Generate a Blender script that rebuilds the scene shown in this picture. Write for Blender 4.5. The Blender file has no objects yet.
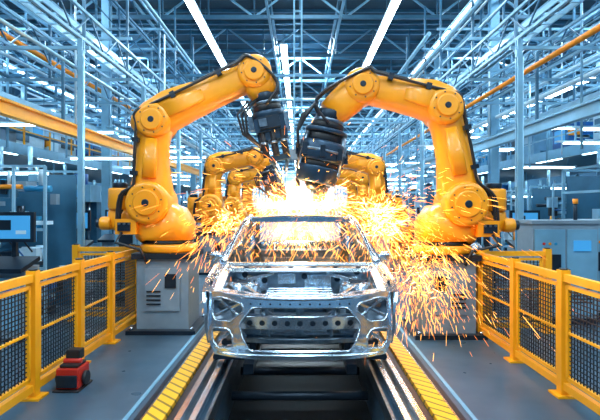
import bpy, bmesh, math, random
from mathutils import Vector, Matrix
from mathutils.geometry import tessellate_polygon
random.seed(7)
scene = bpy.context.scene
COL = scene.collection
scene.view_settings.view_transform = 'Standard'

# ------------------------------------------------------------------ materials
def mat(name, col, metal=0.0, rough=0.5, var=0.12, nscale=6.0, emit=None, estr=0.0, bump=0.0, coat=0.0, alpha=None):
    m = bpy.data.materials.new(name); m.use_nodes = True
    nt = m.node_tree; b = nt.nodes['Principled BSDF']
    b.inputs['Metallic'].default_value = metal
    b.inputs['Roughness'].default_value = rough
    b.inputs['Coat Weight'].default_value = coat
    b.inputs['Base Color'].default_value = (*col, 1)
    if emit:
        b.inputs['Emission Color'].default_value = (*emit, 1)
        b.inputs['Emission Strength'].default_value = estr
    if var > 0 and not emit:
        tc = nt.nodes.new('ShaderNodeTexCoord')
        n = nt.nodes.new('ShaderNodeTexNoise'); n.inputs['Scale'].default_value = nscale
        n.inputs['Detail'].default_value = 4
        r = nt.nodes.new('ShaderNodeValToRGB')
        r.color_ramp.elements[0].position = 0.3; r.color_ramp.elements[1].position = 0.7
        r.color_ramp.elements[0].color = (*[c*(1-var) for c in col], 1)
        r.color_ramp.elements[1].color = (*[min(1, c*(1+var)) for c in col], 1)
        nt.links.new(tc.outputs['Object'], n.inputs['Vector'])
        nt.links.new(n.outputs['Fac'], r.inputs['Fac'])
        nt.links.new(r.outputs['Color'], b.inputs['Base Color'])
        if bump > 0:
            bp = nt.nodes.new('ShaderNodeBump'); bp.inputs['Strength'].default_value = bump
            nt.links.new(n.outputs['Fac'], bp.inputs['Height'])
            nt.links.new(bp.outputs['Normal'], b.inputs['Normal'])
    if alpha is not None:
        b.inputs['Alpha'].default_value = alpha
    return m

M = {}
M['yellow'] = mat('robot_yellow_paint', (0.90, 0.33, 0.006), 0, 0.36, 0.06, 3, coat=0.2)
M['fence'] = mat('fence_yellow_paint', (0.93, 0.40, 0.008), 0, 0.4, 0.06, 4)
M['black'] = mat('black_rubber', (0.010, 0.012, 0.016), 0, 0.45, 0.2)
M['dark'] = mat('dark_steel', (0.02, 0.035, 0.055), 0.6, 0.35, 0.2)
M['tool'] = mat('tool_blue_black', (0.02, 0.05, 0.09), 0.5, 0.32, 0.2)
M['grey'] = mat('machine_grey', (0.19, 0.27, 0.34), 0.1, 0.45, 0.08)
M['silver'] = mat('zinc_body_steel', (0.66, 0.78, 0.88), 0.95, 0.19, 0.10, 9, bump=0.03)
M['silver2'] = mat('stamped_steel', (0.20, 0.27, 0.34), 0.9, 0.28, 0.3, 14, bump=0.1)
M['steel'] = mat('blue_grey_structural', (0.035, 0.14, 0.24), 0.2, 0.4, 0.15, 3)
M['steelL'] = mat('pale_structural', (0.17, 0.38, 0.54), 0.2, 0.4, 0.12, 3)
M['truss'] = mat('truss_steel', (0.045, 0.15, 0.24), 0.2, 0.45, 0.12, 3)
M['pipe'] = mat('galvanised_pipe', (0.33, 0.60, 0.78), 0.4, 0.3, 0.12, 3)
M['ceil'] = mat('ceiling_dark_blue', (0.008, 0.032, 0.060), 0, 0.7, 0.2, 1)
M['wall'] = mat('wall_blue', (0.03, 0.14, 0.25), 0, 0.6, 0.1, 1)
M['white'] = mat('white_enamel', (0.52, 0.72, 0.84), 0, 0.4, 0.06)
M['blue'] = mat('machine_blue', (0.006, 0.11, 0.36), 0, 0.4, 0.12)
M['cyan'] = mat('machine_teal', (0.01, 0.23, 0.46), 0, 0.4, 0.12)
M['orange'] = mat('bin_orange', (0.85, 0.27, 0.01), 0, 0.45, 0.1)
M['red'] = mat('red_enamel', (0.5, 0.02, 0.01), 0, 0.4, 0.1)
M['lamp'] = mat('lamp_tube', (1, 1, 1), emit=(0.78, 0.93, 1.0), estr=14)
M['screen'] = mat('screen_glow', (0.02, 0.1, 0.2), emit=(0.05, 0.38, 0.85), estr=0.7)
M['fill_pane'] = mat('fill_window_glow', (0.7, 0.85, 0.95), emit=(0.38, 0.78, 1.0), estr=1.1)  # self-lit panes added as fill light for the hall
M['task'] = mat('task_lamp', (1, 1, 1), emit=(0.68, 0.92, 1.0), estr=8)
M['glass'] = mat('cell_glazing', (0.12, 0.42, 0.62), 0, 0.08, 0, alpha=0.3)
M['sparkA'] = mat('spark_white_hot', (1, .8, .4), emit=(1.0, 0.60, 0.20), estr=9)
M['sparkB'] = mat('spark_orange', (1, .5, .1), emit=(1.0, 0.42, 0.07), estr=4)
M['sparkC'] = mat('spark_deep_orange', (1, .3, .05), emit=(1.0, 0.25, 0.02), estr=2.0)

def floor_mat():
    m = bpy.data.materials.new('epoxy_floor'); m.use_nodes = True
    nt = m.node_tree; b = nt.nodes['Principled BSDF']
    tc = nt.nodes.new('ShaderNodeTexCoord')
    n = nt.nodes.new('ShaderNodeTexNoise'); n.inputs['Scale'].default_value = 0.9; n.inputs['Detail'].default_value = 6
    r = nt.nodes.new('ShaderNodeValToRGB')
    r.color_ramp.elements[0].position = .3; r.color_ramp.elements[1].position = .75
    r.color_ramp.elements[0].color = (.032, .075, .120, 1); r.color_ramp.elements[1].color = (.062, .115, .17, 1)
    n2 = nt.nodes.new('ShaderNodeTexNoise'); n2.inputs['Scale'].default_value = 3
    mr = nt.nodes.new('ShaderNodeMapRange'); mr.inputs['To Min'].default_value = .20; mr.inputs['To Max'].default_value = .45
    L = nt.links.new
    L(tc.outputs['Object'], n.inputs['Vector']); L(n.outputs['Fac'], r.inputs['Fac']); L(r.outputs['Color'], b.inputs['Base Color'])
    L(tc.outputs['Object'], n2.inputs['Vector']); L(n2.outputs['Fac'], mr.inputs['Value']); L(mr.outputs['Result'], b.inputs['Roughness'])
    return m
M['floor'] = floor_mat()

def hazard_mat():
    m = bpy.data.materials.new('worn_yellow_tread'); m.use_nodes = True
    nt = m.node_tree; b = nt.nodes['Principled BSDF']; L = nt.links.new
    tc = nt.nodes.new('ShaderNodeTexCoord')
    w = nt.nodes.new('ShaderNodeTexWave'); w.inputs['Scale'].default_value = 4.2; w.bands_direction = 'DIAGONAL'
    w.inputs['Distortion'].default_value = 0.6
    r = nt.nodes.new('ShaderNodeValToRGB')
    r.color_ramp.elements[0].position = .08; r.color_ramp.elements[0].color = (.22, .12, .02, 1)
    r.color_ramp.elements[1].position = .22; r.color_ramp.elements[1].color = (.9, .45, .012, 1)
    L(tc.outputs['Object'], w.inputs['Vector']); L(w.outputs['Fac'], r.inputs['Fac']); L(r.outputs['Color'], b.inputs['Base Color'])
    b.inputs['Roughness'].default_value = .45
    return m
M['hazard'] = hazard_mat()

# ------------------------------------------------------------------ builder
class MB:
    def __init__(s): s.v=[]; s.f=[]; s.m=[]; s.sm=[]; s.mats=[]
    def mi(s, k):
        if k not in s.mats: s.mats.append(k)
        return s.mats.index(k)
    def box(s, c, d, k, rot=None):
        i=len(s.v); mi=s.mi(k)
        for z in (-.5,.5):
            for x,y in ((-.5,-.5),(.5,-.5),(.5,.5),(-.5,.5)):
                p=Vector((x*d[0],y*d[1],z*d[2]))
                if rot is not None: p=rot@p
                s.v.append((p.x+c[0],p.y+c[1],p.z+c[2]))
        for q in ((0,3,2,1),(4,5,6,7),(0,1,5,4),(1,2,6,5),(2,3,7,6),(3,0,4,7)):
            s.f.append(tuple(i+a for a in q)); s.m.append(mi); s.sm.append(False)
    def bar(s, p0, p1, w, h, k):
        p0=Vector(p0);p1=Vector(p1);d=p1-p0
        q=d.to_track_quat('Y','Z').to_matrix()
        s.box((p0+p1)/2,(w,d.length,h),k,q)
    def rings(s, rings, k, smooth=True, caps=True, closed=False):
        i=len(s.v); mi=s.mi(k); n=len(rings[0])
        for r in rings: s.v.extend([tuple(p) for p in r])
        R=len(rings)
        for a in range(R if closed else R-1):
            b=(a+1)%R
            for j in range(n):
                jj=(j+1)%n
                s.f.append((i+a*n+j,i+a*n+jj,i+b*n+jj,i+b*n+j)); s.m.append(mi); s.sm.append(smooth)
        if caps and not closed:
            s.f.append(tuple(i+j for j in reversed(range(n)))); s.m.append(mi); s.sm.append(False)
            s.f.append(tuple(i+(R-1)*n+j for j in range(n))); s.m.append(mi); s.sm.append(False)
    def cyl(s, p0, p1, r0, k, r1=None, seg=16, bev=0.0):
        if r1 is None: r1=r0
        p0=Vector(p0);p1=Vector(p1);d=(p1-p0).normalized()
        a=d.orthogonal().normalized(); b=d.cross(a)
        def ring(p,r): return [p+a*(r*math.cos(2*math.pi*j/seg))+b*(r*math.sin(2*math.pi*j/seg)) for j in range(seg)]
        if bev>0:
            s.rings([ring(p0,r0-bev),ring(p0+d*bev*.3,r0-bev*.3),ring(p0+d*bev,r0),ring(p1-d*bev,r1),ring(p1-d*bev*.3,r1-bev*.3),ring(p1,r1-bev)],k)
        else: s.rings([ring(p0,r0),ring(p1,r1)],k)
    def sweep(s, pts, r, k, seg=8):
        pts=[Vector(p) for p in pts]; rr=[]
        ref=None
        for i,p in enumerate(pts):
            t=(pts[min(i+1,len(pts)-1)]-pts[max(i-1,0)]).normalized()
            if ref is None: ref=t.orthogonal().normalized()
            ref=(ref-t*ref.dot(t)).normalized(); b=t.cross(ref)
            q=r[i] if isinstance(r,list) else r
            rr.append([p+ref*(q*math.cos(2*math.pi*j/seg))+b*(q*math.sin(2*math.pi*j/seg)) for j in range(seg)])
        s.rings(rr,k)
    def limb(s, st, k, n=24, e=3.2):
        rr=[]
        P=[Vector(a[:3]) for a in st]
        for i,a in enumerate(st):
            t=(P[min(i+1,len(P)-1)]-P[max(i-1,0)]).normalized()
            u=t.cross(Vector((0,1,0)))
            if u.length<1e-4: u=Vector((1,0,0))
            u.normalize(); v=u.cross(t)
            ring=[]
            for j in range(n):
                an=2*math.pi*j/n; c=math.cos(an); q=math.sin(an)
                cx=math.copysign(abs(c)**(2/e),c)*a[3]/2; cy=math.copysign(abs(q)**(2/e),q)*a[4]/2
                ring.append(P[i]+u*cx+v*cy)
            rr.append(ring)
        s.rings(rr,k)
    def grid(s, pts, k, smooth=True):
        i=len(s.v); mi=s.mi(k); R=len(pts); C=len(pts[0])
        for r in pts: s.v.extend([tuple(p) for p in r])
        for a in range(R-1):
            for b in range(C-1):
                s.f.append((i+a*C+b,i+a*C+b+1,i+(a+1)*C+b+1,i+(a+1)*C+b)); s.m.append(mi); s.sm.append(smooth)
    def mesh(s, name):
        me=bpy.data.meshes.new(name); me.from_pydata(s.v,[],s.f)
        for k in s.mats: me.materials.append(M[k])
        me.polygons.foreach_set('material_index',s.m); me.polygons.foreach_set('use_smooth',s.sm)
        me.update(); return me
    def obj(s, name, loc=(0,0,0), parent=None, rotz=0, bevel=0, solid=0):
        o=bpy.data.objects.new(name,s.mesh(name)); COL.objects.link(o); o.location=loc; o.rotation_euler=(0,0,rotz)
        if parent: o.parent=parent
        if solid:
            md=o.modifiers.new('s','SOLIDIFY'); md.thickness=solid; md.offset=0
        if bevel:
            md=o.modifiers.new('b','BEVEL'); md.width=bevel; md.segments=2; md.limit_method='ANGLE'; md.angle_limit=math.radians(50)
        return o

def inst(src, name, loc, rotz=0, scale=(1,1,1)):
    o=bpy.data.objects.new(name,src.data); COL.objects.link(o); o.location=loc; o.rotation_euler=(0,0,rotz); o.scale=scale
    return o

def rnd(poly, r, n=4):
    out=[]; N=len(poly)
    for i in range(N):
        p=Vector(poly[i]);a=Vector(poly[i-1]);b=Vector(poly[(i+1)%N])
        ra=min(r,(a-p).length*.45); rb=min(r,(b-p).length*.45)
        s=p+(a-p).normalized()*ra; e=p+(b-p).normalized()*rb
        for j in range(n+1):
            t=j/n; out.append(tuple(s*(1-t)**2+p*2*t*(1-t)+e*t*t))
    return out

def panel(name, outer, holes, fmap, k, parent, maxe=.12, thick=.02, mirror=False):
    loops=[[Vector((p[0],p[1],0)) for p in l] for l in [outer]+holes]
    flat=[p for l in loops for p in l]
    tris=tessellate_polygon(loops)
    bm=bmesh.new(); vs=[bm.verts.new(p) for p in flat]
    for t in tris:
        try: bm.faces.new([vs[i] for i in t])
        except Exception: pass
    for it in range(7):
        L=[e for e in bm.edges if e.calc_length()>maxe]
        if not L: break
        bmesh.ops.subdivide_edges(bm,edges=L,cuts=1)
        bmesh.ops.triangulate(bm,faces=bm.faces[:])
    bmesh.ops.beautify_fill(bm,faces=bm.faces[:],edges=[e for e in bm.edges if not e.is_boundary])
    for v in bm.verts: v.co=Vector(fmap(v.co.x,v.co.y))
    bmesh.ops.remove_doubles(bm,verts=bm.verts[:],dist=1e-5)
    bmesh.ops.recalc_face_normals(bm,faces=bm.faces[:])
    if mirror:
        g=bmesh.ops.duplicate(bm,geom=bm.verts[:]+bm.edges[:]+bm.faces[:])
        for e in g['geom']:
            if isinstance(e,bmesh.types.BMVert): e.co.x=-e.co.x
        bmesh.ops.reverse_faces(bm,faces=[e for e in g['geom'] if isinstance(e,bmesh.types.BMFace)])
    for f in bm.faces: f.smooth=True
    me=bpy.data.meshes.new(name); bm.to_mesh(me); bm.free()
    me.materials.append(M[k])
    o=bpy.data.objects.new(name,me); COL.objects.link(o)
    if parent: o.parent=parent
    md=o.modifiers.new('s','SOLIDIFY'); md.thickness=thick; md.offset=0
    md=o.modifiers.new('e','EDGE_SPLIT'); md.split_angle=math.radians(40)
    return o

# ------------------------------------------------------------------ hall shell
HX=17.0; Y0=-9.0; Y1=78.0; HZ=9.6
b=MB()
b.box((-(HX+.78)/2,(Y0+Y1)/2,-.25),(HX-.78,Y1-Y0,.5),'floor'); b.box(((HX+.78)/2,(Y0+Y1)/2,-.25),(HX-.78,Y1-Y0,.5),'floor')
b.box((0,(Y0+Y1)/2,-.55),(1.6,Y1-Y0,.1),'black')
b.obj('floor')
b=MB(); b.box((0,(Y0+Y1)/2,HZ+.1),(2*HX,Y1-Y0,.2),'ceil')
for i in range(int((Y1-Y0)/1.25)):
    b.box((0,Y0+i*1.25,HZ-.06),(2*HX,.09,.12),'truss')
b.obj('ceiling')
for nm,x in (('wall_left',-HX-.1),('wall_right',HX+.1)):
    b=MB(); b.box((x,(Y0+Y1)/2,HZ/2),(.2,Y1-Y0,HZ),'wall'); b.obj(nm)
b=MB(); b.box((0,Y1+.1,HZ/2),(2*HX,.2,HZ),'wall'); b.obj('wall_back')
b=MB(); b.box((0,Y0-.1,HZ/2),(2*HX,.2,HZ),'wall'); b.obj('wall_front')
wn=1  # glowing windows added along both side walls to fill the hall
for sx in (-1,1):
    for i in range(9):
        b=MB(); y=-2+i*9
        b.box((sx*(HX-.03),y,6.4),(.04,7.6,2.6),'fill_pane')
        for j in range(6): b.box((sx*(HX-.07),y-3.8+j*1.52,6.4),(.08,.08,2.7),'steelL')
        for z in (5.1,6.4,7.7): b.box((sx*(HX-.07),y,z),(.08,7.7,.08),'steelL')
        b.obj('fill_window_%d'%wn); wn+=1
b=MB(); b.box((0,Y1-.03,4.5),(26,.04,6),'fill_pane')  # added glowing panel that brightens the far wall
for j in range(18): b.box((-13+j*1.53,Y1-.08,4.5),(.1,.08,6),'steelL')
for z in (1.5,3,4.5,6,7.5): b.box((0,Y1-.08,z),(26,.08,.1),'steelL')
b.obj('fill_window_%d'%wn)

def truss_mesh():
    b=MB(); zt=9.25; zb=8.1
    b.box((0,0,zt),(2*HX-.4,.14,.14),'truss'); b.box((0,0,zb),(2*HX-.4,.12,.12),'truss')
    n=22; st=(2*HX-.6)/n
    for i in range(n):
        x=-HX+.3+i*st
        a,c=((zb,zt) if i%2==0 else (zt,zb))
        b.bar((x,0,a),(x+st,0,c),.06,.06,'steelL')
        b.box((x,0,(zt+zb)/2),(.05,.05,zt-zb),'truss')
    return b
t0=None
for i in range(18):
    y=4+i*4.2
    if t0 is None: t0=truss_mesh().obj('roof_truss',(0,y,0))
    else: inst(t0,'roof_truss',(0,y,0))
def girder():
    b=MB(); L=72
    for z in (7.9,8.7): b.box((0,L/2,z),(.08,L,.08),'steelL')
    n=40; st=L/n
    for i in range(n):
        a,c=((7.9,8.7) if i%2==0 else (8.7,7.9))
        b.bar((0,i*st,a),(0,(i+1)*st,c),.045,.045,'truss')
    return b
g0=None
for x in (-13,-9.2,-5.6,-1.0,1.3,6.0,9.4,13):
    if g0 is None: g0=girder().obj('lattice_girder',(x,4,0))
    else: inst(g0,'lattice_girder',(x,4,0))
def lamprow():
    b=MB(); y=0
    while y<78:
        b.box((0,y+1.2,.06),(.26,2.5,.05),'white')
        b.box((0,y+1.2,0),(.19,2.45,.06),'lamp')
        for q in (.3,2.1): b.box((0,y+q,.4),(.015,.015,.7),'truss')
        y+=2.6
    b.box((0,39,.16),(.07,78,.05),'steelL')
    return b
l0=None
for x,z in ((-3.05,7.45),(2.65,7.45),(4.85,7.45),(-7.4,7.3),(9.0,7.2),(-11.5,7.3),(12.5,7.3),(-.6,7.6)):
    if l0 is None: l0=lamprow().obj('linear_ceiling_light',(x,-5,z))
    else: inst(l0,'linear_ceiling_light',(x,-5 if x!=-.6 else 18,z))
def column(h,w=.3,k='steel'):
    b=MB(); b.box((0,-w/2,h/2),(w,.04,h),k); b.box((0,w/2,h/2),(w,.04,h),k); b.box((0,0,h/2),(.04,w,h),k)
    b.box((0,0,.03),(w*1.6,w*1.6,.06),k)
    for z in (2.2,4.4,6.6):
        if z<h: b.box((0,0,z),(w*1.15,w*1.15,.12),'steelL')
    b.cyl((w*.62,-w*.3,0),(w*.62,-w*.3,h-.3),.025,'pipe',seg=8)
    return b
c0=None
for sx in (-1,1):
    for X in (5.72,10.15):
        for i in range(10):
            y=8.8+i*6+(0 if X<6 else 2)
            if c0 is None: c0=column(8.0,.22,'steelL').obj('steel_column',(sx*X,y,0))
            else: inst(c0,'steel_column',(sx*X,y,0))
c1=None
for sx in (-1,1):
    for i in range(14):
        p=(sx*3.72,8.5+i*3.4,0)
        if c1 is None: c1=column(4.65,.08,'steelL').obj('aluminium_post',p)
        else: inst(c1,'aluminium_post',p)

for sx in (-1,1):
    b=MB()
    k='fence' if sx<0 else 'steelL'
    b.box((sx*4.5,33,3.42),(.14,60,.04),k); b.box((sx*4.5,33,3.22),(.14,60,.04),k); b.box((sx*4.5,33,3.32),(.04,60,.2),k)
    for i in range(12): b.box((sx*4.5,5+i*4.5,4.1),(.05,.05,1.3),'steel')
    b.obj('crane_rail')
def lattice_long(b,x,z,L,y0,h,k):
    b.box((x,y0+L/2,z),(.05,L,.05),k); b.box((x,y0+L/2,z+h),(.05,L,.05),k)
    n=int(L/(h*1.3)); st=L/n
    for i in range(n):
        a,c=((z,z+h) if i%2 else (z+h,z))
        b.bar((x,y0+i*st,a),(x,y0+(i+1)*st,c),.025,.025,'steel')
for sx in (-1,1):
    b=MB()
    rs=random.Random(3 if sx<0 else 9)
    for j in range(50):
        x=sx*rs.uniform(3.4,12); z=rs.uniform(4.0,7.4)
        r=rs.choice([.015,.02,.025,.03,.04,.05,.06])
        y0=rs.choice([-8,-8,9,14,20])
        b.cyl((x,y0,z),(x,rs.uniform(45,72),z),r,rs.choice(['pipe','white','steel','pipe','steelL','orange' if j%9==0 else 'pipe']),seg=8)
    for j in range(40):
        x=sx*rs.uniform(3.6,12); y=rs.uniform(9,40); z=rs.uniform(4.5,7)
        b.cyl((x,y,rs.uniform(2.8,3.6)),(x,y,z),rs.choice([.02,.025,.035]),rs.choice(['pipe','steelL','white']),seg=8)
    b.obj('overhead_pipe_run')
    b=MB()
    for x,z,h in ((3.75,4.7,.5),(5.2,4.7,.6),(7.4,5.6,.6),(10.5,4.9,.6),(6.3,6.5,.5)):
        lattice_long(b,sx*x,z,55,5,h,'steelL')
    for x,z in ((4.4,5.2),(8.3,4.7),(6,4.0)):
        for q in (-.2,.2): b.box((sx*x+q,33,z),(.03,56,.1),'pipe')
        for i in range(110): b.box((sx*x,5.2+i*.5,z-.03),(.4,.04,.02),'pipe')
        b.cyl((sx*x,5,z),(sx*x,60,z),.05,'black',seg=6)
    b.obj('overhead_cable_tray')
def portal():
    b=MB()
    for z in (4.75,5.25):
        b.box((0,0,z),(21,.06,.06),'steelL')
    n=44
    for i in range(n):
        a,c=((4.75,5.25) if i%2 else (5.25,4.75))
        b.bar((-10.5+i*21/n,0,a),(-10.5+(i+1)*21/n,0,c),.025,.025,'steelL')
    for x in (-10.5,-7.4,-5.2,-3.75,3.75,5.2,7.4,10.5):
        b.box((x,0,6.5),(.06,.06,2.5),'steel')
    b.box((0,0,6.4),(21,.1,.1),'steel')
    b.cyl((-10.5,.2,5.6),(10.5,.2,5.6),.05,'pipe',seg=8)
    return b
p0=None
for i,y in enumerate((17.5,21.5,26,31,37,44,52)):
    if p0 is None: p0=portal().obj('overhead_portal_frame',(0,y,0))
    else: inst(p0,'overhead_portal_frame',(0,y,0))
for sx in (-1,1):
    b=MB()
    for y in (8.8,11,13.5,15.2):
        for z in (4.6,5.5,6.6):
            b.box((sx*7.6,y,z),(7.8,.06,.06),'steelL')
        for x in (3.8,5.5,7.4,9.5,11.4): b.box((sx*x,y,6.2),(.05,.05,3.4),'steel')
        for x in range(8): b.bar((sx*(3.8+x),y,5.5),(sx*(4.8+x),y,6.6),.03,.03,'steel')
    b.obj('overhead_service_frame')
for sx in (-1,1):
    b=MB(); rs=random.Random(31+sx)
    x0,x1=8.0,13.2; xc=(x0+x1)/2
    b.box((sx*xc,33,3.45),(x1-x0,52,.16),'steel'); b.box((sx*x0,33,3.45),(.08,52,.30),'steelL')
    for z in (4.0,4.5): b.box((sx*x0,33,z),(.04,52,.04),'fence' if sx<0 else 'steelL')
    for i in range(35): b.box((sx*x0,7+i*1.5,4.0),(.04,.04,1.0),'fence' if sx<0 else 'steelL')
    y=7.5
    while y<58:
        w=rs.uniform(.4,1.4); h=rs.uniform(.6,1.8); k=rs.choice(['white','cyan','grey','blue','steelL','white'])
        xx=rs.uniform(8.9,10.2)
        b.box((sx*xx,y+w/2,3.53+h/2),(1.0,w,h),k); b.box((sx*(xx-.51),y+w/2,3.53+h*.6),(.02,w*.7,h*.4),rs.choice(['dark','screen','steel','white']))
        for j in range(5): b.box((sx*xx+rs.uniform(-.45,.45),y-.02,3.6+rs.random()*h*.85),(rs.uniform(.08,.4),.04,rs.uniform(.05,.3)),rs.choice(['dark','white','steel','cyan','orange']))
        b.cyl((sx*xx,y+w/2,3.5+h),(sx*xx,y+w/2,3.5+h+.8),.08,'pipe',seg=8)
        y+=w+rs.uniform(.1,.6)
    for i in range(18): b.box((sx*(x0+.15),8+i*2.8,3.32),(.12,1.5,.05),'task')
    b.obj('mezzanine_platform')
b=MB()
for q in (-.09,.09):
    b.box((q-.05,12,5.6),(.04,.04,5.0),'steelL')
for i in range(16): b.box((-.05,12,3.2+i*.3),(.18,.03,.03),'steelL')
b.box((-.05,12,3.05),(.5,.3,.25),'grey'); b.cyl((-.05,12,2.3),(-.05,12,3.0),.05,'dark')
b.obj('hanging_power_mast')

# ------------------------------------------------------------------ track
b=MB()
for s in (-1,1):
    b.box((s*1.36,30,.015),(.05,76,.03),'dark')
    b.box((s*1.21,30,.03),(.17,76,.06),'hazard')
    b.box((s*1.31,30,.02),(.03,76,.04),'silver')
    b.box((s*1.06,30,.012),(.12,76,.02),'dark')
    b.box((s*.93,30,.02),(.14,76,.04),'silver2')
    b.box((s*.98,30,.07),(.05,76,.08),'silver'); b.box((s*.86,30,.07),(.05,76,.08),'silver')
    b.box((s*.775,30,-.02),(.03,76,.14),'silver2')
for i in range(60):
    b.cyl((-.72,.5+i*.8,-.2),(.72,.5+i*.8,-.2),.05,'dark',seg=8)
b.obj('conveyor_track')
b=MB()
for s in (-1,1): b.box((s*1.48,24,.004),(.04,56,.006),'steelL')
b.obj('trim_1')

# ------------------------------------------------------------------ fences
def fence(ys, sx):
    b=MB(); x=0
    for i,y in enumerate(ys):
        b.box((x,y,.60),(.09,.09,1.20),'fence'); b.box((x,y,.01),(.2,.2,.02),'fence')
        b.cyl((x,y,1.2),(x,y,1.215),.04,'dark',seg=10)
    for y0,y1 in zip(ys[:-1],ys[1:]):
        L=y1-y0; c=(y0+y1)/2
        for z,h in ((1.13,.07),(.10,.07)): b.box((x,c,z),(.055,L-.09,h),'fence')
        a0=y0+.09; a1=y1-.09
        for z in (1.05,.19): b.box((x,c,z),(.04,a1-a0,.035),'fence')
        for y in (a0,a1): b.box((x,y,.62),(.04,.04,.88),'fence')
        b.box((x,c,.62),(.03,a1-a0,.022),'fence')
        n=max(3,int((a1-a0)/.05))
        for i in range(1,n): b.box((x,a0+(a1-a0)*i/n,.62),(.008,.009,.86),'black')
        for i in range(1,20): b.box((x,c,.19+.86*i/20),(.008,a1-a0,.009),'black')
    return b
fence([1.2,2.5,3.6,4.72,5.70,6.65,7.75],-1).obj('safety_fence',(-2.52,0,0))
fence([1.2,2.6,3.7,4.78,5.85,7.0],1).obj('safety_fence',(2.52,0,0))
for sx,y in ((-1,7.95),(1,7.2)):
    o=fence([0,.9],1).obj('safety_fence',(sx*2.66,y,0),rotz=(math.pi/2 if sx<0 else -math.pi/2))
for sx in (-1,1):
    fence([0,2,4,6,8,10,12,14,16],1).obj('safety_fence',(sx*3.4,11.5,0))

# ------------------------------------------------------------------ robots
def robot(name, loc, shoulder, elbow, fore, wrist, tool, ped_x, s, toolkind, G=1.0):
    """coords relative to loc; s=+1: arm reaches toward +x ; everything in metres"""
    b=MB()
    sxp,sz=shoulder; ex,ez=elbow
    b.box((ped_x,.1,.55),(.74,.74,1.02),'grey'); b.box((ped_x,.1,.03),(.98,.98,.06),'dark'); b.box((ped_x,.1,1.10),(.86,.86,.08),'dark')
    b.box((ped_x,-.285,.62),(.5,.02,.6),'grey'); b.box((ped_x+.12*s,-.30,.75),(.16,.02,.2),'dark')
    for i in range(4): b.box((ped_x-.12*s,-.30,.42+i*.06),(.2,.02,.02),'dark')
    for q in (-1,1):
        for w in (-1,1): b.cyl((ped_x+q*.43,.1+w*.43,.06),(ped_x+q*.43,.1+w*.43,.1),.03,'silver',seg=6)
    b.cyl((ped_x,.1,1.14),(ped_x,.1,1.26),.42,'yellow',seg=36,bev=.03)
    b.cyl((ped_x,.1,1.26),(ped_x,.1,1.32),.36,'dark',seg=36)
    cx=(ped_x+sxp)/2
    b.limb([(ped_x,.1,1.32,.74,.74),(ped_x,.1,1.42,.80,.78),(cx,.12,1.56,.84,.74),(sxp,.12,sz-.12,.70,.62),(sxp,.12,sz+.10,.46,.58),(sxp,.12,sz+.20,.26,.5)],'yellow')
    b.limb([(sxp-.22*s,.14,sz-.28,.40,.5),(sxp-.42*s,.14,sz-.26,.42,.46),(sxp-.62*s,.14,sz-.22,.34,.40),(sxp-.66*s,.14,sz-.22,.26,.3)],'yellow')
    b.cyl((sxp-.50*s,.05,sz-.10),(sxp-.50*s,.05,sz+.22),.17,'yellow',seg=20,bev=.03)
    b.cyl((sxp-.50*s,.05,sz+.22),(sxp-.50*s,.05,sz+.30),.11,'dark',seg=20,bev=.01)
    b.cyl((sxp-.30*s,.30,sz+.0),(sxp-.30*s,.30,sz+.34),.12,'yellow',seg=20,bev=.02)
    b.cyl((sxp-.60*s,-.02,sz-.3),(sxp-.76*s,-.02,sz-.3),.10,'yellow',seg=16,bev=.02)
    b.cyl((sxp-.76*s,-.02,sz-.3),(sxp-.82*s,-.02,sz-.3),.07,'dark',seg=16,bev=.01)
    b.box((sxp-.30*s,-.24,sz-.34),(.30,.10,.22),'yellow'); b.box((sxp-.32*s,-.30,sz-.34),(.18,.03,.12),'dark')
    for i in range(3): b.cyl((sxp-(.24+.07*i)*s,-.31,sz-.30),(sxp-(.24+.07*i)*s,-.34,sz-.30),.016,'silver2',seg=8)
    b.sweep([(sxp-.35*s,-.3,sz-.42),(sxp-.42*s,-.36,sz-.56),(ped_x-.3*s,-.34,1.2),(ped_x-.2*s,-.33,1.0)],.022,'black')
    def drum(x,z,r,y0,y1,k='yellow'):
        b.cyl((x,y0,z),(x,y1,z),r,k,seg=40,bev=.06)
        b.cyl((x,y0-.03,z),(x,y0+.02,z),r*.60,k,seg=32,bev=.02)
        b.cyl((x,y0-.04,z),(x,y0+.0,z),r*.17,'dark',seg=24,bev=.01)
        for i in range(8):
            a=i*math.pi/4+.2; q=r*.72
            b.cyl((x+q*math.cos(a),y0-.008,z+q*math.sin(a)),(x+q*math.cos(a),y0+.02,z+q*math.sin(a)),.011,'dark',seg=6)
    drum(sxp,sz,.31,-.34,.34)
    d=Vector((ex-sxp,0,ez-sz))
    def L(t,off=0): 
        n=Vector((d.z,0,-d.x)).normalized()*off
        return (sxp+d.x*t+n.x,-.02,sz+d.z*t+n.z)
    b.limb([(*L(.0),.54,.42),(*L(.12),.60,.46),(*L(.28,-.02*s),.55,.44),(*L(.5,-.03*s),.48,.40),(*L(.75,-.02*s),.45,.38),(*L(.93),.48,.40),(*L(1.05),.46,.36)],'yellow')
    b.limb([(L(.3)[0],-.25,L(.3)[2],.20,.06),(L(.5)[0],-.235,L(.5)[2],.22,.08),(L(.78)[0],-.22,L(.78)[2],.16,.06)],'yellow')
    drum(ex,ez,.26,-.28,.30)
    fx,fz=fore; d2=Vector((fx-ex,0,fz-ez)); n2=Vector((-d2.z,0,d2.x)).normalized()*(1 if s>0 else -1)
    f=lambda t,o=0:(ex+d2.x*t+n2.x*o,0.0,ez+d2.z*t+n2.z*o)
    b.cyl((f(-.12,.05)[0],.26,f(-.12,.05)[2]),(f(-.12,.05)[0],.46,f(-.12,.05)[2]),.15,'dark',seg=20,bev=.02)
    b.limb([(*f(-.20),.30,.30),(*f(-.14,.01),.46,.42),(*f(0,.05),.56,.48),(*f(.18,.07),.58,.48),(*f(.34,.06),.53,.44),(*f(.6,.03),.45,.40),(*f(.85,.01),.42,.38),(*f(1.0),.40,.36)],'yellow')
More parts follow.
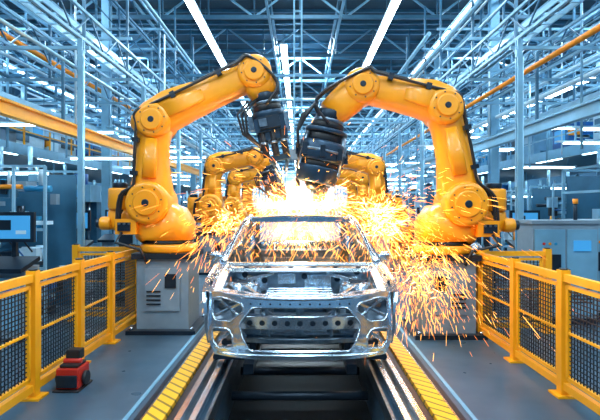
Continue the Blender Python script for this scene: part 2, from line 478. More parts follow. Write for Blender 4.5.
    b.limb([(f(.1,.05)[0],-.24,f(.1,.05)[2],.26,.06),(f(.3,.04)[0],-.225,f(.3,.04)[2],.24,.06),(f(.5,.02)[0],-.2,f(.5,.02)[2],.16,.05)],'yellow')
    wx,wz=wrist
    drum(fx,fz,.25,-.24,.24)
    b.limb([(fx,0,fz,.42,.40),((fx*2+wx)/3,0,(fz*2+wz)/3,.48,.42),((fx+2*wx)/3,0,(fz+2*wz)/3,.46,.40),(wx,0,wz,.40,.36)],'yellow')
    W=Vector((wx,0,wz)); T=Vector((tool[0],0,tool[1])); dt=(T-W).normalized(); Lt=(T-W).length
    side=Vector((dt.z,0,-dt.x))
    sc=1.0 if toolkind=='gun' else Lt/1.08
    P=lambda a,o=0,y=0: W+dt*(a*sc*G)+side*(o*G)+Vector((0,y*G,0))
    b.cyl(W-dt*.05,P(.07),.20,'dark',seg=32,bev=.02)
    b.cyl(P(.07),P(.11),.215,'silver2',seg=32,bev=.008)
    if toolkind=='gun':
        R=Matrix((side,Vector((0,1,0)),dt)).transposed()
        def bx(c,dd,k): b.box(c,tuple(q*G for q in dd),k,R)
        b.cyl(P(.11),P(.2),.19*G,'black',seg=24,bev=.02)
        b.cyl(P(.20),P(.30),.22*G,'tool',seg=28,bev=.02)
        bx(P(.38),(.40,.32,.18),'tool')
        bx(P(.36,.0,-.18),(.28,.06,.16),'dark'); bx(P(.36,.08,-.215),(.10,.03,.10),'silver2')
        bx(P(.52,-.05),(.32,.26,.12),'tool')
        bx(P(.58,.13),(.12,.16,.24),'dark')
        for o in (-.14,-.01,.12):
            b.cyl(P(.42,o,-.1),P(.80,o,-.1),.045*G,'black',seg=14,bev=.01)
            b.cyl(P(.42,o,.1),P(.74,o,.1),.04*G,'tool',seg=14)
            b.cyl(P(.60,o,-.1),P(.63,o,-.1),.055*G,'silver2',seg=14)
        bx(P(.82,-.04,-.02),(.28,.20,.07),'tool')
        bx(P(.32,.24,-.05),(.06,.16,.18),'silver2'); bx(P(.38,-.23,-.05),(.05,.12,.22),'silver2')
        for o in (-.14,.05): b.cyl(P(.85,o),P(1.02,o*.6),.03*G,'silver2',r1=.015,seg=10)
        for q in (0,1,2):
            pts=[P(.05,.12+.05*q,-.15-.03*q),P(.2,.28+.05*q,-.22),P(.45,.30+.03*q,-.2),P(.66,.17,-.15)]
            b.sweep(pts,.016*G,'black')
    else:
        b.cyl(P(.11),P(.20),.24,'black',seg=32,bev=.03)
        b.cyl(P(.20),P(.26),.31,'tool',seg=32,bev=.02)
        b.cyl(P(.26),P(.36),.26,'black',seg=32,bev=.02)
        b.cyl(P(.36),P(.62),.34,'tool',seg=36,bev=.04)
        b.cyl(P(.47),P(.50),.355,'silver2',seg=36,bev=.008)
        for i in range(8):
            a=i*math.pi/4; o=.345*math.cos(a); y=.345*math.sin(a)
            b.box(P(.50,o,y),(.07,.07,.16),'dark')
        b.cyl(P(.62),P(.68),.29,'black',seg=32,bev=.01)
        b.cyl(P(.68),P(.88),.33,'tool',seg=32,r1=.28,bev=.02)
        b.cyl(P(.88),P(.97),.16,'dark',seg=20,r1=.10)
        b.cyl(P(.97),P(1.08),.05,'silver2',seg=14,r1=.015)
        for q in (-1,0,1):
            b.sweep([P(-.1,.22,-.12+.08*q),P(.1,.36+.03*q,-.12),P(.3,.40,-.12),P(.5,.34,-.12)],.022,'black')
        for q in (-1,1): b.cyl(P(.28,q*.26,-.16),P(.75,q*.28,-.14),.035,'silver2',seg=10)
    n1=Vector((d.z,0,-d.x)).normalized()*(s)
    def hose(r,y,o1,o2):
        pts=[Vector((sxp-.45*s,y,sz-.35)),Vector((sxp-.40*s,y,sz+.1))]
        for t in (.2,.4,.6,.8,.95):
            q=Vector(L(t)); q=q-n1*o1; q.y=y; pts.append(q)
        for t in (-.10,.15,.4,.65,.9,1.02):
            q=Vector(f(t)); q=q+n2*o2; q.y=y; pts.append(q)
        pts.append(Vector((wx+.20*s,y,(fz+wz)/2))); pts.append(P(.15,0,y))
        out=[]
        for i in range(len(pts)-1):
            a=pts[max(i-1,0)];p=pts[i];q=pts[i+1];e=pts[min(i+2,len(pts)-1)]
            for j in range(4):
                t=j/4; out.append(.5*((2*p)+(q-a)*t+(2*a-5*p+4*q-e)*t*t+(3*p-a-3*q+e)*t**3))
        out.append(pts[-1]); b.sweep(out,r,'black')
    hose(.022,-.14,.26,.25); hose(.020,-.06,.27,.27); hose(.022,-.25,.22,.20)
    for t in (.25,.7):
        q=Vector(f(t,.16)); R=Matrix.Rotation(-math.atan2(d2.z,d2.x),3,'Y')
        b.box((q.x,-.12,q.z+.04),(.07,.30,.09),'dark',R)
    for t in (.35,.75):
        q=Vector(L(t)); R=Matrix.Rotation(math.atan2(d.x,d.z),3,'Y')
        q=q-n1*.22; b.box((q.x,-.14,q.z),(.10,.26,.06),'dark',R)
    return b.obj(name,loc)
robot('welding_robot',(-2.08,7.4,0),(-.10,1.86),(-.04,3.05),(1.42,3.76),(1.56,3.42),(1.72,2.60),.12,1,'gun',1.12)
robot('welding_robot',(2.15,7.15,0),(.14,1.84),(-.12,3.20),(-1.28,3.50),(-1.72,3.12),(-1.98,1.92),-.10,-1,'nozzle')
def linerobot(x,y,s,r1=0):
    robot('welding_robot',(x,y,0),(-.05*s,1.84),(.0*s+.05*s,2.85+r1),(1.15*s,3.10+r1),(1.45*s,2.80+r1),(1.60*s,2.2+r1),.05*s,s,'gun')
linerobot(-2.35,13.6,1,.05); linerobot(-2.3,17.5,1,-.05); linerobot(2.15,14.0,-1,.05); linerobot(2.3,18.2,-1); linerobot(-2.4,23,1); linerobot(2.4,23,-1)

# ------------------------------------------------------------------ car body
car=bpy.data.objects.new('car_body_shell',None); COL.objects.link(car); car.location=(0,4.77,0); car.scale=(1.05,1,1)
def hw(s,z):
    w=.935
    if s<.55: w-=.10*((.55-s)/.55)**2
    if s>3.3: w-=.12*((s-3.3)/.9)**2
    if z>1.12: w-=(z-1.12)*.50
    if z<.62: w-=(.62-z)*.18
    w+=.02*math.exp(-((z-.92)/.08)**2)
    return w
def arc(cx,cz,r,a0,a1,n=14): return [(cx+r*math.cos(math.radians(a0+(a1-a0)*i/n)),cz+r*math.sin(math.radians(a0+(a1-a0)*i/n))) for i in range(n+1)]
sill=.42
side=[(.16,.46),(.42,.46)]+arc(.86,.50,.40,175,5)+[(1.35,sill),(2.7,sill)]+arc(3.15,.50,.40,175,5)+[(3.6,.48),(4.0,.5),(4.12,.8),(4.08,1.12),(3.85,1.22),(3.45,1.34),(3.1,1.52),(2.7,1.64),(2.3,1.69),(1.95,1.675),(1.8,1.64),(1.5,1.42),(1.18,1.155),(.9,1.10),(.6,1.05),(.35,.995),(.2,.95),(.14,.8)]
fwin=rnd([(1.42,1.22),(1.86,1.56),(2.26,1.60),(2.26,1.22)],.05)
rwin=rnd([(2.38,1.22),(2.38,1.60),(2.68,1.57),(3.0,1.46),(3.22,1.27)],.05)
head_s=rnd([(.20,.72),(.23,.89),(.50,.955),(.48,.84),(.32,.71)],.02)
panel('body_side',side,[fwin,rwin,head_s],lambda s,z:(hw(s,z),s,z),'silver',car,maxe=.13,thick=.025,mirror=True)
def fy(x,z):
    a=abs(x)/.80
    y=.20*min(a,1.3)**3.2
    y+=.14*max(0,z-.62)/.35*.5
    y+=-.03*math.exp(-((z-.50)/.08)**2)
    return y-.02
FX=1.065
fo=[(-.74,.365),(-.35,.35),(.35,.35),(.74,.365),(.80,.50),(.80,.74),(.805,.95),(.70,.965),(.50,.915),(.30,.90),(0,.895),(-.30,.90),(-.50,.915),(-.70,.965),(-.805,.95),(-.80,.74),(-.80,.50)]
def mir(h): return [(-p[0],p[1]) for p in reversed(h)]
hl=rnd([(.485,.80),(.50,.865),(.68,.915),(.782,.90),(.775,.74),(.74,.69),(.60,.695)],.025)
fog=rnd([(.575,.45),(.575,.56),(.62,.625),(.75,.625),(.775,.60),(.765,.50),(.72,.435)],.025)
gr=rnd([(-.41,.835),(.41,.835),(.525,.67),(.49,.55),(.43,.43),(-.43,.43),(-.49,.55),(-.525,.67)],.035)
panel('front_fascia',fo,[hl,mir(hl),fog,mir(fog),gr],lambda x,z:(x*FX,fy(x,z),z),'silver',car,maxe=.09,thick=.03)
b=MB()
def loop(pts,r,k,dy=-.015):
    P=[Vector((p[0]*FX,fy(p[0],p[1])+dy,p[1])) for p in pts]
    n=len(P); rr=[]
    for i in range(n):
        t=(P[(i+1)%n]-P[i-1]).normalized(); u=t.cross(Vector((0,1,0))).normalized(); v=u.cross(t)
        rr.append([P[i]+u*(r*math.cos(a*math.pi/3))+v*(r*math.sin(a*math.pi/3)) for a in range(6)])
    b.rings(rr,k,closed=True)
for h in (hl,mir(hl),fog,mir(fog)): loop(h,.008,'silver')
loop(gr,.010,'silver')
b.sweep([(x*FX,fy(x,.39)-.02,.39) for x in [-.72+1.44*i/24 for i in range(25)]],.012,'silver')
for i in range(17):
    x=-.68+1.36*i/16; z=.868
    if abs(x)<.44: b.cyl((x*FX,fy(x,z)-.02,z),(x*FX,fy(x,z)+.01,z),.009,'dark',seg=8)
b.obj('opening_flanges',parent=car)
b=MB()
def xbeam(s,z,w,h,d,k,n=12,curve=.1):
    pts=[]
    for i in range(n+1):
        x=-w+2*w*i/n; pts.append((x,s+curve*(x/w)**2,z))
    rr=[[(p[0],p[1]+dy,p[2]+dz) for dy,dz in ((-d/2,-h/2),(d/2,-h/2),(d/2,h/2),(-d/2,h/2))] for p in pts]
    b.rings(rr,k,smooth=False)
xbeam(.24,.64,.62,.13,.07,'silver',curve=.06)
for i in range(9):
    x=-.48+.12*i; y=.24+.06*(x/.62)**2
    b.cyl((x,y-.04,.64),(x,y-.03,.64),.028,'dark',seg=14)
xbeam(.30,.44,.60,.05,.06,'silver2')
for s in (-1,1):
    b.box((s*.46,.68,.62),(.11,.85,.13),'silver2'); b.box((s*.46,.29,.62),(.16,.03,.2),'silver2')
    b.bar((s*.80,.30,.90),(s*.81,1.15,1.06),.09,.10,'silver')
    b.bar((s*.60,.28,.88),(s*.78,.42,.78),.05,.05,'silver2')
    b.box((s*.54,.32,.66),(.05,.05,.46),'silver')
    b.bar((s*.50,.22,.87),(s*.82,.36,.69),.022,.03,'silver'); b.bar((s*.56,.22,.69),(s*.84,.38,.90),.022,.03,'silver')
    b.box((s*.70,.52,.82),(.20,.02,.14),'silver2')
    b.bar((s*.58,.24,.60),(s*.80,.32,.45),.02,.03,'silver')
    b.bar((s*.30,.36,.44),(s*.34,.36,.84),.03,.03,'silver2')
    b.bar((s*.10,.36,.58),(s*.42,.36,.80),.025,.025,'silver2')
    b.grid([[(s*(hw(q,z)-.01),q,z+.005),(s*(hw(q,z)-.10),q,z-.015),(s*(hw(q,z)-.13),q,z-.09)] for q,z in ((.22,.955),(.35,.99),(.6,1.045),(.9,1.095),(1.18,1.15))],'silver')
    for q in (.45,.7,.95): b.cyl((s*(hw(q,1)-.06),q,1.0+.09*(q-.4)),(s*(hw(q,1)-.06),q,1.03+.12*(q-.4)),.014,'dark',seg=8)
    b.cyl((s*.62,.88,.50),(s*.60,.88,.93),.24,'silver',r1=.17,seg=28); b.cyl((s*.60,.88,.93),(s*.60,.88,.96),.17,'silver',r1=.14,seg=28)
    b.cyl((s*.60,.88,.955),(s*.60,.88,.97),.07,'dark',seg=20)
    for i in range(3):
        a=i*2.09; b.cyl((s*.60+.11*math.cos(a),.88+.11*math.sin(a),.955),(s*.60+.11*math.cos(a),.88+.11*math.sin(a),.975),.015,'dark',seg=6)
    rr=[]
    for i in range(9):
        a=math.pi*i/8; rr.append([(s*.90,.86+.40*math.cos(a),.50+.40*math.sin(a)),(s*.66,.86+.40*math.cos(a),.50+.38*math.sin(a)),(s*.60,.86+.36*math.cos(a),.50+.30*math.sin(a))])
    b.grid(rr,'silver2')
    rr=[]
    for i in range(9):
        a=math.pi*i/8; rr.append([(s*.90,3.15+.40*math.cos(a),.50+.40*math.sin(a)),(s*.60,3.15+.40*math.cos(a),.50+.38*math.sin(a)),(s*.58,3.15+.2*math.cos(a),.50+.2*math.sin(a))])
    b.grid(rr,'silver2')
    b.bar((s*.58,.72,.93),(s*.36,.26,.88),.04,.04,'silver')
    b.bar((s*.60,1.0,.95),(s*.30,1.18,1.02),.05,.04,'silver')
    b.cyl((s*.33,.5,.62),(s*.33,.9,.66),.05,'silver2',seg=12)
b.obj('front_structure',parent=car,bevel=.006)
holes=[rnd([(x-.05,y-.03),(x+.05,y-.03),(x+.05,y+.03),(x-.05,y+.03)],.02,3) for x in (-.35,-.21,-.07,.07,.21,.35) for y in (.20,)]
holes+=[rnd([(x-.05,.20),(x+.05,.20),(x+.03,.34),(x-.03,.34)],.02,3) for x in (-.56,.56)]
panel('upper_crossmember',rnd([(-.76,.17),(-.3,.10),(.3,.10),(.76,.17),(.80,.40),(.56,.38),(.42,.29),(-.42,.29),(-.56,.38),(-.80,.40)],.03),holes,lambda x,y:(x,y,.90+.05*(abs(x)/.75)**2),'silver',car,maxe=.1,thick=.018)
panel('radiator_support',[(-.62,.45),(.62,.45),(.64,.86),(-.64,.86)],[rnd([(-.45,.66),(-.04,.66),(-.04,.83),(-.45,.83)],.03),rnd([(.04,.66),(.45,.66),(.45,.83),(.04,.83)],.03),rnd([(-.45,.48),(-.04,.48),(-.04,.63),(-.45,.63)],.03),rnd([(.04,.48),(.45,.48),(.45,.63),(.04,.63)],.03)],lambda x,z:(x,.42,z),'silver2',car,maxe=.2,thick=.02)
b=MB()
b.box((0,.75,.47),(.95,.62,.04),'silver2')
for x in (-.3,0,.3): b.box((x,.75,.52),(.06,.6,.07),'silver2')
b.box((0,.66,.60),(.9,.10,.10),'silver2')
b.box((0,.86,.835),(.74,.50,.02),'silver')
for x in (-.32,-.2,-.08,.04,.16,.28): b.box((x+.02,.86,.85),(.035,.44,.02),'silver2')
for y in (.68,.84,1.0): b.box((0,y,.857),(.7,.03,.02),'silver')
for x in (-.26,-.14,-.02,.10,.22,.34):
    for y in (.76,.92): b.cyl((x-.0,y,.845),(x,y,.862),.022,'dark',seg=12)
b.box((0,1.20,.78),(1.56,.03,.66),'silver2')
for x,z,w,h in ((-.5,.9,.26,.18),(-.15,.95,.2,.12),(.2,.92,.3,.16),(.55,.88,.2,.2),(-.3,.68,.3,.14),(.25,.66,.35,.14)):
    b.box((x,1.175,z),(w,.04,h),'silver')
for x,z in ((-.4,.93),(.05,.98),(.42,.95),(-.62,1.0),(.64,1.03)): b.cyl((x,1.14,z),(x,1.19,z),.035,'dark',seg=14)
b.grid([[(x,s,z) for x in [-.84+1.68*i/16 for i in range(17)]] for s,z in ((1.04,1.045),(1.06,1.085),(1.14,1.10),(1.16,1.05),(1.26,1.05),(1.28,1.125),(1.36,1.13),(1.38,1.08))],'silver')
for x in (-.6,-.35,-.1,.15,.4,.65): b.cyl((x,1.10,1.09),(x,1.10,1.105),.03,'dark',seg=12)
b.box((0,2.6,.44),(1.6,2.9,.03),'silver2')
b.box((0,2.3,.53),(.26,2.1,.16),'silver')
for y in (1.9,2.35,2.9): b.box((0,y,.49),(1.5,.10,.08),'silver')
b.cyl((-.78,1.58,1.0),(.78,1.58,1.0),.035,'silver2',seg=16)
for x in (-.55,-.2,.1,.35,.6): b.box((x,1.55,.93),(.05,.08,.16),'silver')
b.bar((-.05,1.58,1.0),(-.05,1.5,.55),.05,.05,'silver2')
b.box((0,3.25,.80),(1.2,.03,.62),'silver2'); b.box((0,3.45,1.10),(1.25,.42,.03),'silver')
for x in (-.35,.35): b.box((x,3.23,.85),(.4,.03,.3),'silver')
for s in (-1,1):
    b.bar((s*.80,2.32,.45),(s*.80,2.32,1.2),.12,.05,'silver2'); b.bar((s*.80,2.32,1.2),(s*.63,2.32,1.62),.10,.04,'silver2')
    b.box((s*.80,2.0,.47),(.12,1.6,.12),'silver2')
    b.sweep([(s*.875,1.20,1.14),(s*.83,1.33,1.235),(s*.775,1.52,1.40),(s*.70,1.74,1.575),(s*.655,1.86,1.64)],[.044,.040,.038,.038,.042],'silver',seg=10)
    b.sweep([(s*.655,1.86,1.645),(s*.66,2.3,1.675),(s*.66,2.7,1.625),(s*.70,3.1,1.51),(s*.77,3.45,1.33),(s*.80,3.8,1.2)],.03,'silver',seg=10)
b.box((0,2.32,1.655),(1.24,.10,.03),'silver2')
xbeam(1.90,1.635,.66,.07,.10,'silver',curve=.05)
b.obj('inner_structure',parent=car,bevel=.005)
panel('roof_panel',[(-.66,1.88),(-.3,1.83),(.3,1.83),(.66,1.88),(.67,2.3),(.66,2.75),(.64,2.98),(-.64,2.98),(-.66,2.75),(-.67,2.3)],[],lambda x,s:(x,s,1.70-.05*(x/.66)**2-.09*((s-2.25)/.8)**2*(1 if s>2.25 else .6)),'silver',car,maxe=.12,thick=.02)
def tail(x,t): return (x,2.95+t*.62,1.60-t*.40)
panel('rear_window_frame',[(-.66,0),(.66,0),(.78,1),(.80,1.25),(-.80,1.25),(-.78,1)],[rnd([(-.56,.10),(.56,.10),(.64,.92),(-.64,.92)],.07)],tail,'silver',car,maxe=.12,thick=.025)
panel('tail_panel',[(-.80,.50),(.80,.50),(.82,1.16),(-.82,1.16)],[rnd([(-.45,.80),(.45,.80),(.5,1.05),(-.5,1.05)],.06)],lambda x,z:(x,4.06-.12*(x/.8)**4,z),'silver',car,maxe=.15,thick=.025)
b=MB()
b.grid([[(-.8+1.6*i/10,s,z) for i in range(11)] for s,z in ((3.72,1.11),(3.85,1.15),(4.05,1.15),(4.08,1.1))],'silver')
for s in (-1,1):
    b.bar((s*.88,1.45,1.15),(s*.98,1.42,1.17),.05,.03,'silver2')
    b.limb([(s*.92,1.42,1.15,.02,.04),(s*.94,1.41,1.185,.09,.07),(s*.97,1.41,1.19,.12,.09),(s*1.03,1.42,1.19,.12,.08),(s*1.07,1.43,1.19,.05,.04)],'silver',n=16,e=2.5)
b.obj('deck_and_mirrors',parent=car)
b=MB()
for s in (-1,1):
    b.box((s*.52,2.05,.17),(.10,3.6,.10),'dark')
    for y in (.75,1.35,2.75,3.85):
        b.box((s*.52,y,.30),(.07,.09,.2),'dark')
        b.cyl((s*.92,y-.05,.16),(s*.92,y+.05,.16),.035,'dark',seg=14)
for y in (.75,1.35,2.75,3.85): b.box((0,y,.155),(1.84,.08,.05),'dark')
b.obj('conveyor_skid',(0,4.77,0))

# ------------------------------------------------------------------ sparks
rs=random.Random(11)
b=MB()
def streak(p,v,t0,dt,r,k,g=2.6):
    n=3; rr=[]
    for i in range(n+1):
        t=t0+dt*i/n
        q=p+v*t+Vector((0,0,-.5*g*t*t*2))
        w=(v+Vector((0,0,-2*g*t))).normalized(); a=w.orthogonal().normalized(); c=w.cross(a)
        e=r*(.25+.75*math.sin(math.pi*(.15+.75*i/n)))
        rr.append([q+a*e*math.cos(x*2.094)+c*e*math.sin(x*2.094) for x in range(3)])
    if rr[-1][0].z>.05 and rr[0][0].z>.05: b.rings(rr,k,smooth=False)
def burst(org,n,vmin,vmax,tmax,up=.4,bias=(0,0,0),spread=(0,0,0),hot=.3,sx=1.1):
    for i in range(n):
        d=Vector((rs.gauss(0,sx),rs.gauss(0,.8),rs.gauss(up,1))).normalized()
        v=d*rs.uniform(vmin,vmax)+Vector(bias)*rs.random()
        p=Vector(org)+Vector([rs.uniform(-q,q) for q in spread])
        t0=rs.random()**1.5*tmax
        q=t0/tmax
        k='sparkA' if (q<hot and rs.random()<.7) else ('sparkB' if rs.random()<.6 else 'sparkC')
        streak(p,v,t0,rs.uniform(.010,.06),rs.uniform(.0014,.0036),k)
burst((0.0,7.2,1.82),2200,.4,2.7,.32,up=.35,spread=(.60,.15,.03),sx=1.6)
burst((0.0,7.2,1.82),1000,1.5,4.6,.45,up=.35,spread=(.40,.2,.02),sx=2.2)
burst((0.0,8.35,1.42),900,.3,1.5,.35,up=.2,spread=(.45,.15,.1),hot=.6)
burst((1.05,6.8,1.60),1900,.6,3.2,.66,up=.3,bias=(1.3,-.2,0),spread=(.18,.2,.2),hot=.15)
burst((1.60,6.5,1.0),1300,.4,2.3,.6,up=-.1,spread=(.35,.2,.35),hot=.05)
burst((-1.0,6.9,1.58),550,.5,2.2,.5,up=.2,bias=(-.6,0,0),spread=(.15,.2,.15),hot=.15)
b.obj('welding_sparks')
def glow_volume(name,loc,rad,strength,col):  # emission-only volume: halo of the weld put in as glow, no smoke density
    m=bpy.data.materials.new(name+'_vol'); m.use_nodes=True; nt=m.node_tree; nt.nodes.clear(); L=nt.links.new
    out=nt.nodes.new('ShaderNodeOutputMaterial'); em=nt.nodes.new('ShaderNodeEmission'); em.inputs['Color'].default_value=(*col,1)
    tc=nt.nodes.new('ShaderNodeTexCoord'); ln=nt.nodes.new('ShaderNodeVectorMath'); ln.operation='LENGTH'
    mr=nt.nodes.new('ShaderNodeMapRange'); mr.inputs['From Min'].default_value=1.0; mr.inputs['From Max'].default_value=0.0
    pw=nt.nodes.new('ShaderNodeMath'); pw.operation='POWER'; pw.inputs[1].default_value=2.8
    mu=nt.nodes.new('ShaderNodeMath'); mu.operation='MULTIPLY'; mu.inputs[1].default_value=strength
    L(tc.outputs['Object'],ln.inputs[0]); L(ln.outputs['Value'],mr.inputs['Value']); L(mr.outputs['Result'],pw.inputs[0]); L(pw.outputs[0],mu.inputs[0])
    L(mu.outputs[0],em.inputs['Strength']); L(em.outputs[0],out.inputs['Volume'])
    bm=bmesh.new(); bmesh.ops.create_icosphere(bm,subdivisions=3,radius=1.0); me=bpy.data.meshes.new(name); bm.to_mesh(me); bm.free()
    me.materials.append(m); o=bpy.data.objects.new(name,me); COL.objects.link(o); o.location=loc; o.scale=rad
glow_volume('weld_glow',(.0,7.3,1.80),(1.15,.6,.55),5.0,(1.0,.47,.14))
glow_volume('weld_glow',(.0,8.6,1.40),(.95,.45,.40),9.0,(1.0,.60,.28))
glow_volume('weld_glow',(1.25,6.8,1.40),(.75,.4,.85),1.2,(1.0,.32,.05))
glow_volume('weld_glow',(-1.1,6.9,1.6),(.5,.4,.45),.8,(1.0,.32,.05))

def pt(name,loc,e,col,r):
    l=bpy.data.lights.new(name,'POINT'); l.energy=e; l.color=col; l.shadow_soft_size=r
    o=bpy.data.objects.new(name,l); COL.objects.link(o); o.location=loc
pt('weld_arc_light',(0.0,7.0,1.88),130,(1,.48,.15),.08)
pt('weld_arc_light',(0.0,8.0,1.42),60,(1,.62,.3),.08)
pt('weld_arc_light',(1.25,6.6,1.5),55,(1,.38,.08),.06)
pt('weld_arc_light',(-1.1,6.7,1.55),20,(1,.38,.08),.06)

# ------------------------------------------------------------------ small device at left
b=MB()
b.box((0,0,.12),(.22,.26,.20),'red'); b.box((0,0,.235),(.18,.2,.03),'black'); b.box((0,-.14,.1),(.2,.03,.12),'dark')
b.cyl((-.09,0,.26),(.09,0,.26),.03,'red'); b.box((0,0,.01),(.26,.34,.02),'black'); b.box((0,.05,.32),(.14,.12,.10),'black')
b.cyl((-.11,0,.10),(-.15,0,.10),.07,'black'); b.cyl((.11,0,.10),(.15,0,.10),.07,'black')
b.obj('red_winch_unit',(-2.27,5.0,0),bevel=.01)

# ------------------------------------------------------------------ equipment either side
def cabinet(rs,body,h=None,w=None):
    b=MB(); w,d=(w or rs.uniform(.7,1.0)),.55; h=h or rs.uniform(1.5,2.0)
    b.box((0,0,h/2+.05),(w,d,h-.1),body); b.box((0,0,.05),(w*.95,d*.95,.1),'dark'); b.box((0,0,h+.02),(w+.05,d+.05,.05),'grey')
    for q in (-1,1):
        b.box((q*w*.245,-d/2-.01,h*.52),(w*.46,.02,h*.84),'steelL' if body!='white' else 'grey')
        b.box((q*.04,-d/2-.03,h*.5),(.02,.03,.16),'dark')
        for i in range(5): b.box((q*w*.245,-d/2-.022,.35+i*.05),(w*.3,.01,.02),'dark')
    b.box((w*.24,-d/2-.03,h*.78),(w*.26,.02,.16),'screen'); b.box((-w*.24,-d/2-.03,h*.6),(w*.3,.03,.3),'dark')
    for i in range(3): b.cyl((-w*.34+i*.09,-d/2-.03,h*.8),(-w*.34+i*.09,-d/2-.01,h*.8),.022,('red','orange','cyan')[i],seg=10)
    b.cyl((w*.3,0,h),(w*.3,0,h+.3),.03,'dark',seg=8); b.cyl((w*.3,0,h+.3),(w*.3,0,h+.38),.04,'orange',seg=10)
    return b
def console(rs):
    b=MB(); b.box((0,0,.5),(.6,.4,.96),'grey'); b.box((0,-.12,1.02),(.7,.5,.06),'dark',Matrix.Rotation(.25,3,'X'))
    b.box((0,.12,1.25),(.06,.06,.5),'dark'); b.box((0,.06,1.52),(.62,.06,.42),'dark'); b.box((0,.025,1.52),(.52,.012,.32),'screen')
    b.box((-.1,.015,1.55),(.2,.008,.14),'dark'); b.box((.14,.015,1.45),(.14,.008,.05),'white')
    b.box((0,-.21,.5),(.5,.02,.7),'steelL'); b.box((.0,-.225,.7),(.3,.01,.06),'blue'); b.box((0,0,.02),(.7,.5,.04),'dark')
    return b
def module(rs):
    b=MB(); w,d,h=1.45,1.2,rs.uniform(2.1,2.7)
    for x in (-w/2,-w/6,w/6,w/2):
        b.box((x,-d/2,h/2),(.04,.04,h),'pipe')
    for x in (-w/2,w/2): b.box((x,d/2,h/2),(.05,.05,h),'steelL')
    for z in (.1,.85,1.45,h): b.box((0,-d/2,z),(w,.04,.04),'pipe'); b.box((0,d/2,z),(w,.04,.04),'steelL')
    b.box((0,d/2-.06,h*.5),(w*.96,.03,h*.95),'steel')
    ks=['white','cyan','blue','grey','pipe','steelL','dark','white','steel','dark','black']
    for i in range(60):
        x=rs.uniform(-w*.43,w*.43); z=rs.uniform(.1,h-.15); y=rs.uniform(-d*.42,d*.25)
        k=rs.choice(ks) if rs.random()<.88 else rs.choice(['orange','fence','orange','screen'])
        t=rs.random()
        if t<.55: b.box((x,y,z),(rs.uniform(.05,.28),rs.uniform(.1,.35),rs.uniform(.04,.26)),k)
        elif t<.8: b.cyl((x,y,z-.12),(x,y,z+.12),rs.uniform(.02,.07),k,seg=12)
        else: b.cyl((x-.2,y,z),(x+.2,y,z),rs.uniform(.015,.05),k,seg=10)
    for i in range(6):
        x=rs.uniform(-w*.4,w*.4); z=rs.uniform(.6,h)
        b.sweep([(x,-d*.3,z),(x+.08,-d*.45,z-.15),(x+.2,-d*.45,z-.3),(x+.25,-d*.3,z-.5)],.014,rs.choice(['black','black','orange','blue']),seg=6)
    b.box((0,-.1,h-.08),(w*.7,.08,.04),'task')
    for i in range(2): b.cyl((-w*.3+i*.5,.2,h),(-w*.3+i*.5,.2,h+.4),.04,'pipe',seg=8)
    return b
def cell(rs):
    b=MB(); w,d,h=1.9,1.8,rs.uniform(2.4,2.8)
    for x in (-w/2,0,w/2):
        for y in (-d/2,d/2): b.box((x,y,h/2),(.06,.06,h),'steelL')
    for z in (.08,1.0,h-.5,h):
        for y in (-d/2,d/2): b.box((0,y,z),(w,.05,.05),'steelL')
        for x in (-w/2,w/2): b.box((x,0,z),(.05,d,.05),'steelL')
    for x in (-w/4,w/4): b.box((x,-d/2,(h+.5)/2),(w/2-.08,.01,h-1.55),'glass')
    b.box((0,d/2-.05,h*.5),(w*.95,.03,h*.9),'steel')
    b.box((0,0,.45),(w*.8,d*.6,.8),rs.choice(['cyan','blue','steelL','grey'])); b.box((0,0,.88),(w*.85,d*.65,.06),'steelL')
    for i in range(18):
        x=rs.uniform(-w*.36,w*.36); hh=rs.uniform(.2,.9); k=rs.choice(['white','cyan','orange','blue','pipe','grey','dark','steelL'])
        if rs.random()<.5: b.box((x,rs.uniform(-.3,.3),.92+hh/2),(rs.uniform(.06,.2),.25,hh),k)
        else: b.cyl((x,rs.uniform(-.3,.3),.92),(x,.0,.92+hh),rs.uniform(.03,.08),k,seg=14)
    for i in range(12): b.box((rs.uniform(-w*.35,w*.35),-d*.3-.02,rs.uniform(.15,.8)),(rs.uniform(.08,.3),.03,rs.uniform(.05,.2)),rs.choice(['dark','white','steel']))
    b.box((0,-.1,h-.12),(w*.7,.1,.05),'task')
    b.box((w*.3,-d/2-.06,1.35),(.35,.06,.3),'dark'); b.box((w*.3,-d/2-.095,1.35),(.3,.01,.24),'screen')
    for i in range(3): b.cyl((-w*.3+i*.15,.2,h),(-w*.3+i*.15,.2,h+.4),.04,'pipe',seg=8)
    return b
def rack(rs):
    b=MB(); w,d,h=1.9,.7,2.6
    for x in (-w/2,w/2):
        for y in (-d/2,d/2): b.box((x,y,h/2),(.06,.06,h),'blue')
    for z in (.3,.95,1.6,2.25):
        b.box((0,0,z),(w,d,.05),'steelL'); b.box((0,-d/2,z),(w,.04,.08),rs.choice(['orange','fence','steelL','steelL']))
        x=-w/2+.1
        while x<w/2-.2:
            ww=rs.uniform(.12,.26); hh=rs.uniform(.15,.42)
            b.box((x+ww/2,-.03,z+.03+hh/2),(ww*.9,.5,hh),rs.choice(['blue','cyan','white','grey','orange','dark','steelL'])); x+=ww+.03
    return b
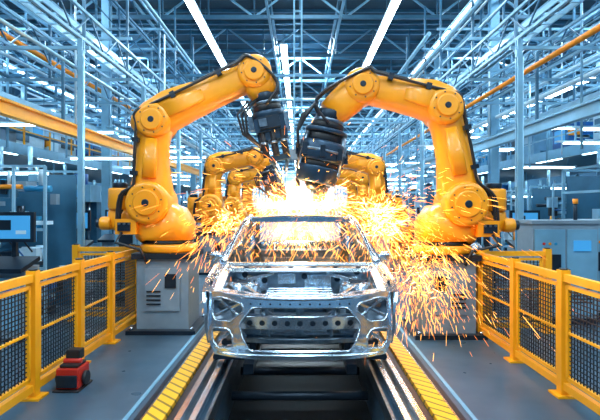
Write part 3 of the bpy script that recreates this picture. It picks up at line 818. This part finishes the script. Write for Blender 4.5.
def press(rs):
    b=MB(); k=rs.choice(['grey','steelL','cyan'])
    b.box((0,0,.35),(1.5,1.1,.7),k); b.box((0,.35,1.3),(1.3,.4,1.5),'steel'); b.box((0,0,2.2),(1.5,1.1,.5),k)
    b.cyl((0,-.1,1.95),(0,-.1,1.4),.12,'silver2'); b.box((0,-.1,1.36),(.7,.5,.1),'dark'); b.box((0,-.1,.75),(1.0,.7,.1),'dark')
    b.box((-.5,-.56,.4),(.3,.02,.3),'dark'); b.box((.45,-.56,2.2),(.3,.02,.2),'screen'); b.box((0,-.56,2.0),(1.3,.02,.06),'steelL')
    for i in range(14): b.box((rs.uniform(-.65,.65),-.57,rs.choice([rs.uniform(.1,.6),rs.uniform(2.05,2.4)])),(rs.uniform(.06,.2),.04,rs.uniform(.04,.15)),rs.choice(['dark','white','steel','pipe']))
    for q in (-.6,.6): b.cyl((q,-.3,.7),(q,-.3,2.0),.04,'silver2',seg=10)
    b.cyl((.2,.1,2.45),(.2,.1,2.8),.2,'blue',seg=20); b.cyl((-.3,.1,2.45),(-.3,.1,3.1),.05,'pipe',seg=8)
    return b
protos={}
def place(kind,x,y,rz):
    v=rs2.randint(0,4 if kind=='machine_module' else 2); key=(kind,v)
    if key not in protos:
        q=random.Random(v*17+len(kind))
        bb={'electrical_cabinet':lambda:cabinet(q,['white','cyan','grey'][v]),'control_cabinet':lambda:cabinet(q,'grey',1.55,1.0),'operator_console':lambda:console(q),'assembly_cell':lambda:cell(q),'storage_rack':lambda:rack(q),'press_machine':lambda:press(q),'machine_module':lambda:module(q)}[kind]()
        o=bb.obj(kind,(x,y,0),rotz=rz); protos[key]=o
    else: inst(protos[key],kind,(x,y,0),rz)
rs2=random.Random(21)
for sx in (-1,1):
    for i in range(18):
        y=10.3+i*2.4
        for xi,X in enumerate((4.65,6.85,8.95,11.4,13.6,15.7)):
            if X==4.65: k=rs2.choice(['electrical_cabinet','operator_console','machine_module','machine_module'])
            else: k=rs2.choice(['machine_module','assembly_cell','storage_rack','press_machine','machine_module'])
            place(k,sx*X,y,0)
for x,y,k in ((-4.65,8.3,'machine_module'),(-3.1,9.8,'electrical_cabinet'),(-6.7,8.0,'machine_module'),(-8.5,7.4,'storage_rack'),(-5.0,6.5,'operator_console'),(-4.0,6.9,'operator_console'),
              (4.05,7.9,'control_cabinet'),(5.05,8.3,'control_cabinet'),(3.1,9.6,'operator_console'),(6.8,8.0,'machine_module'),(8.8,8.0,'assembly_cell')):
    place(k,x,y,0)
b=MB()
rs3=random.Random(5)
for i in range(70):
    sx=rs3.choice((-1,1)); x=sx*rs3.uniform(4.2,7.8); y=rs3.uniform(10,45); z=rs3.uniform(2.95,4.5)
    b.box((x,y,z),(rs3.uniform(.8,1.6),.08,.04),'task'); b.box((x,y,z+.05),(1.7,.14,.04),'white')
    for q in (-.6,.6): b.box((x+q,y,z+.55),(.012,.012,1.0),'steel')
b.obj('task_light_bars')

# ------------------------------------------------------------------ added area fill lights
def area(loc,sx,sy,e,col=(.72,.90,1)):  # fill light without a fixture, added beside the modelled lamp rows
    l=bpy.data.lights.new('area_fill_light','AREA'); l.shape='RECTANGLE'; l.size=sx; l.size_y=sy; l.energy=e; l.color=col
    o=bpy.data.objects.new('area_fill_light',l); COL.objects.link(o); o.location=loc
for y in (-4,3):  # unseen lights added near the camera to lift the car front
    for x in (-6,0,6): area((x,y,7.9),1.2,3.5,400)
for y,e in ((12,1200),(24,1700),(38,2300),(55,3000)):  # added fill, stronger with distance to lighten the far hall like haze
    for x in (-9,0,9): area((x,y,9.3),2.0,2.0,e)

w=bpy.data.worlds.new('world'); scene.world=w; w.use_nodes=True
w.node_tree.nodes['Background'].inputs['Color'].default_value=(.35,.6,.8,1); w.node_tree.nodes['Background'].inputs['Strength'].default_value=.6

cd=bpy.data.cameras.new('camera'); cd.lens=30; cd.sensor_width=36; cd.shift_y=-.005; cd.clip_end=300
co=bpy.data.objects.new('camera',cd); COL.objects.link(co); co.location=(0,0,1.8); co.rotation_euler=(math.pi/2,0,0)
scene.camera=co
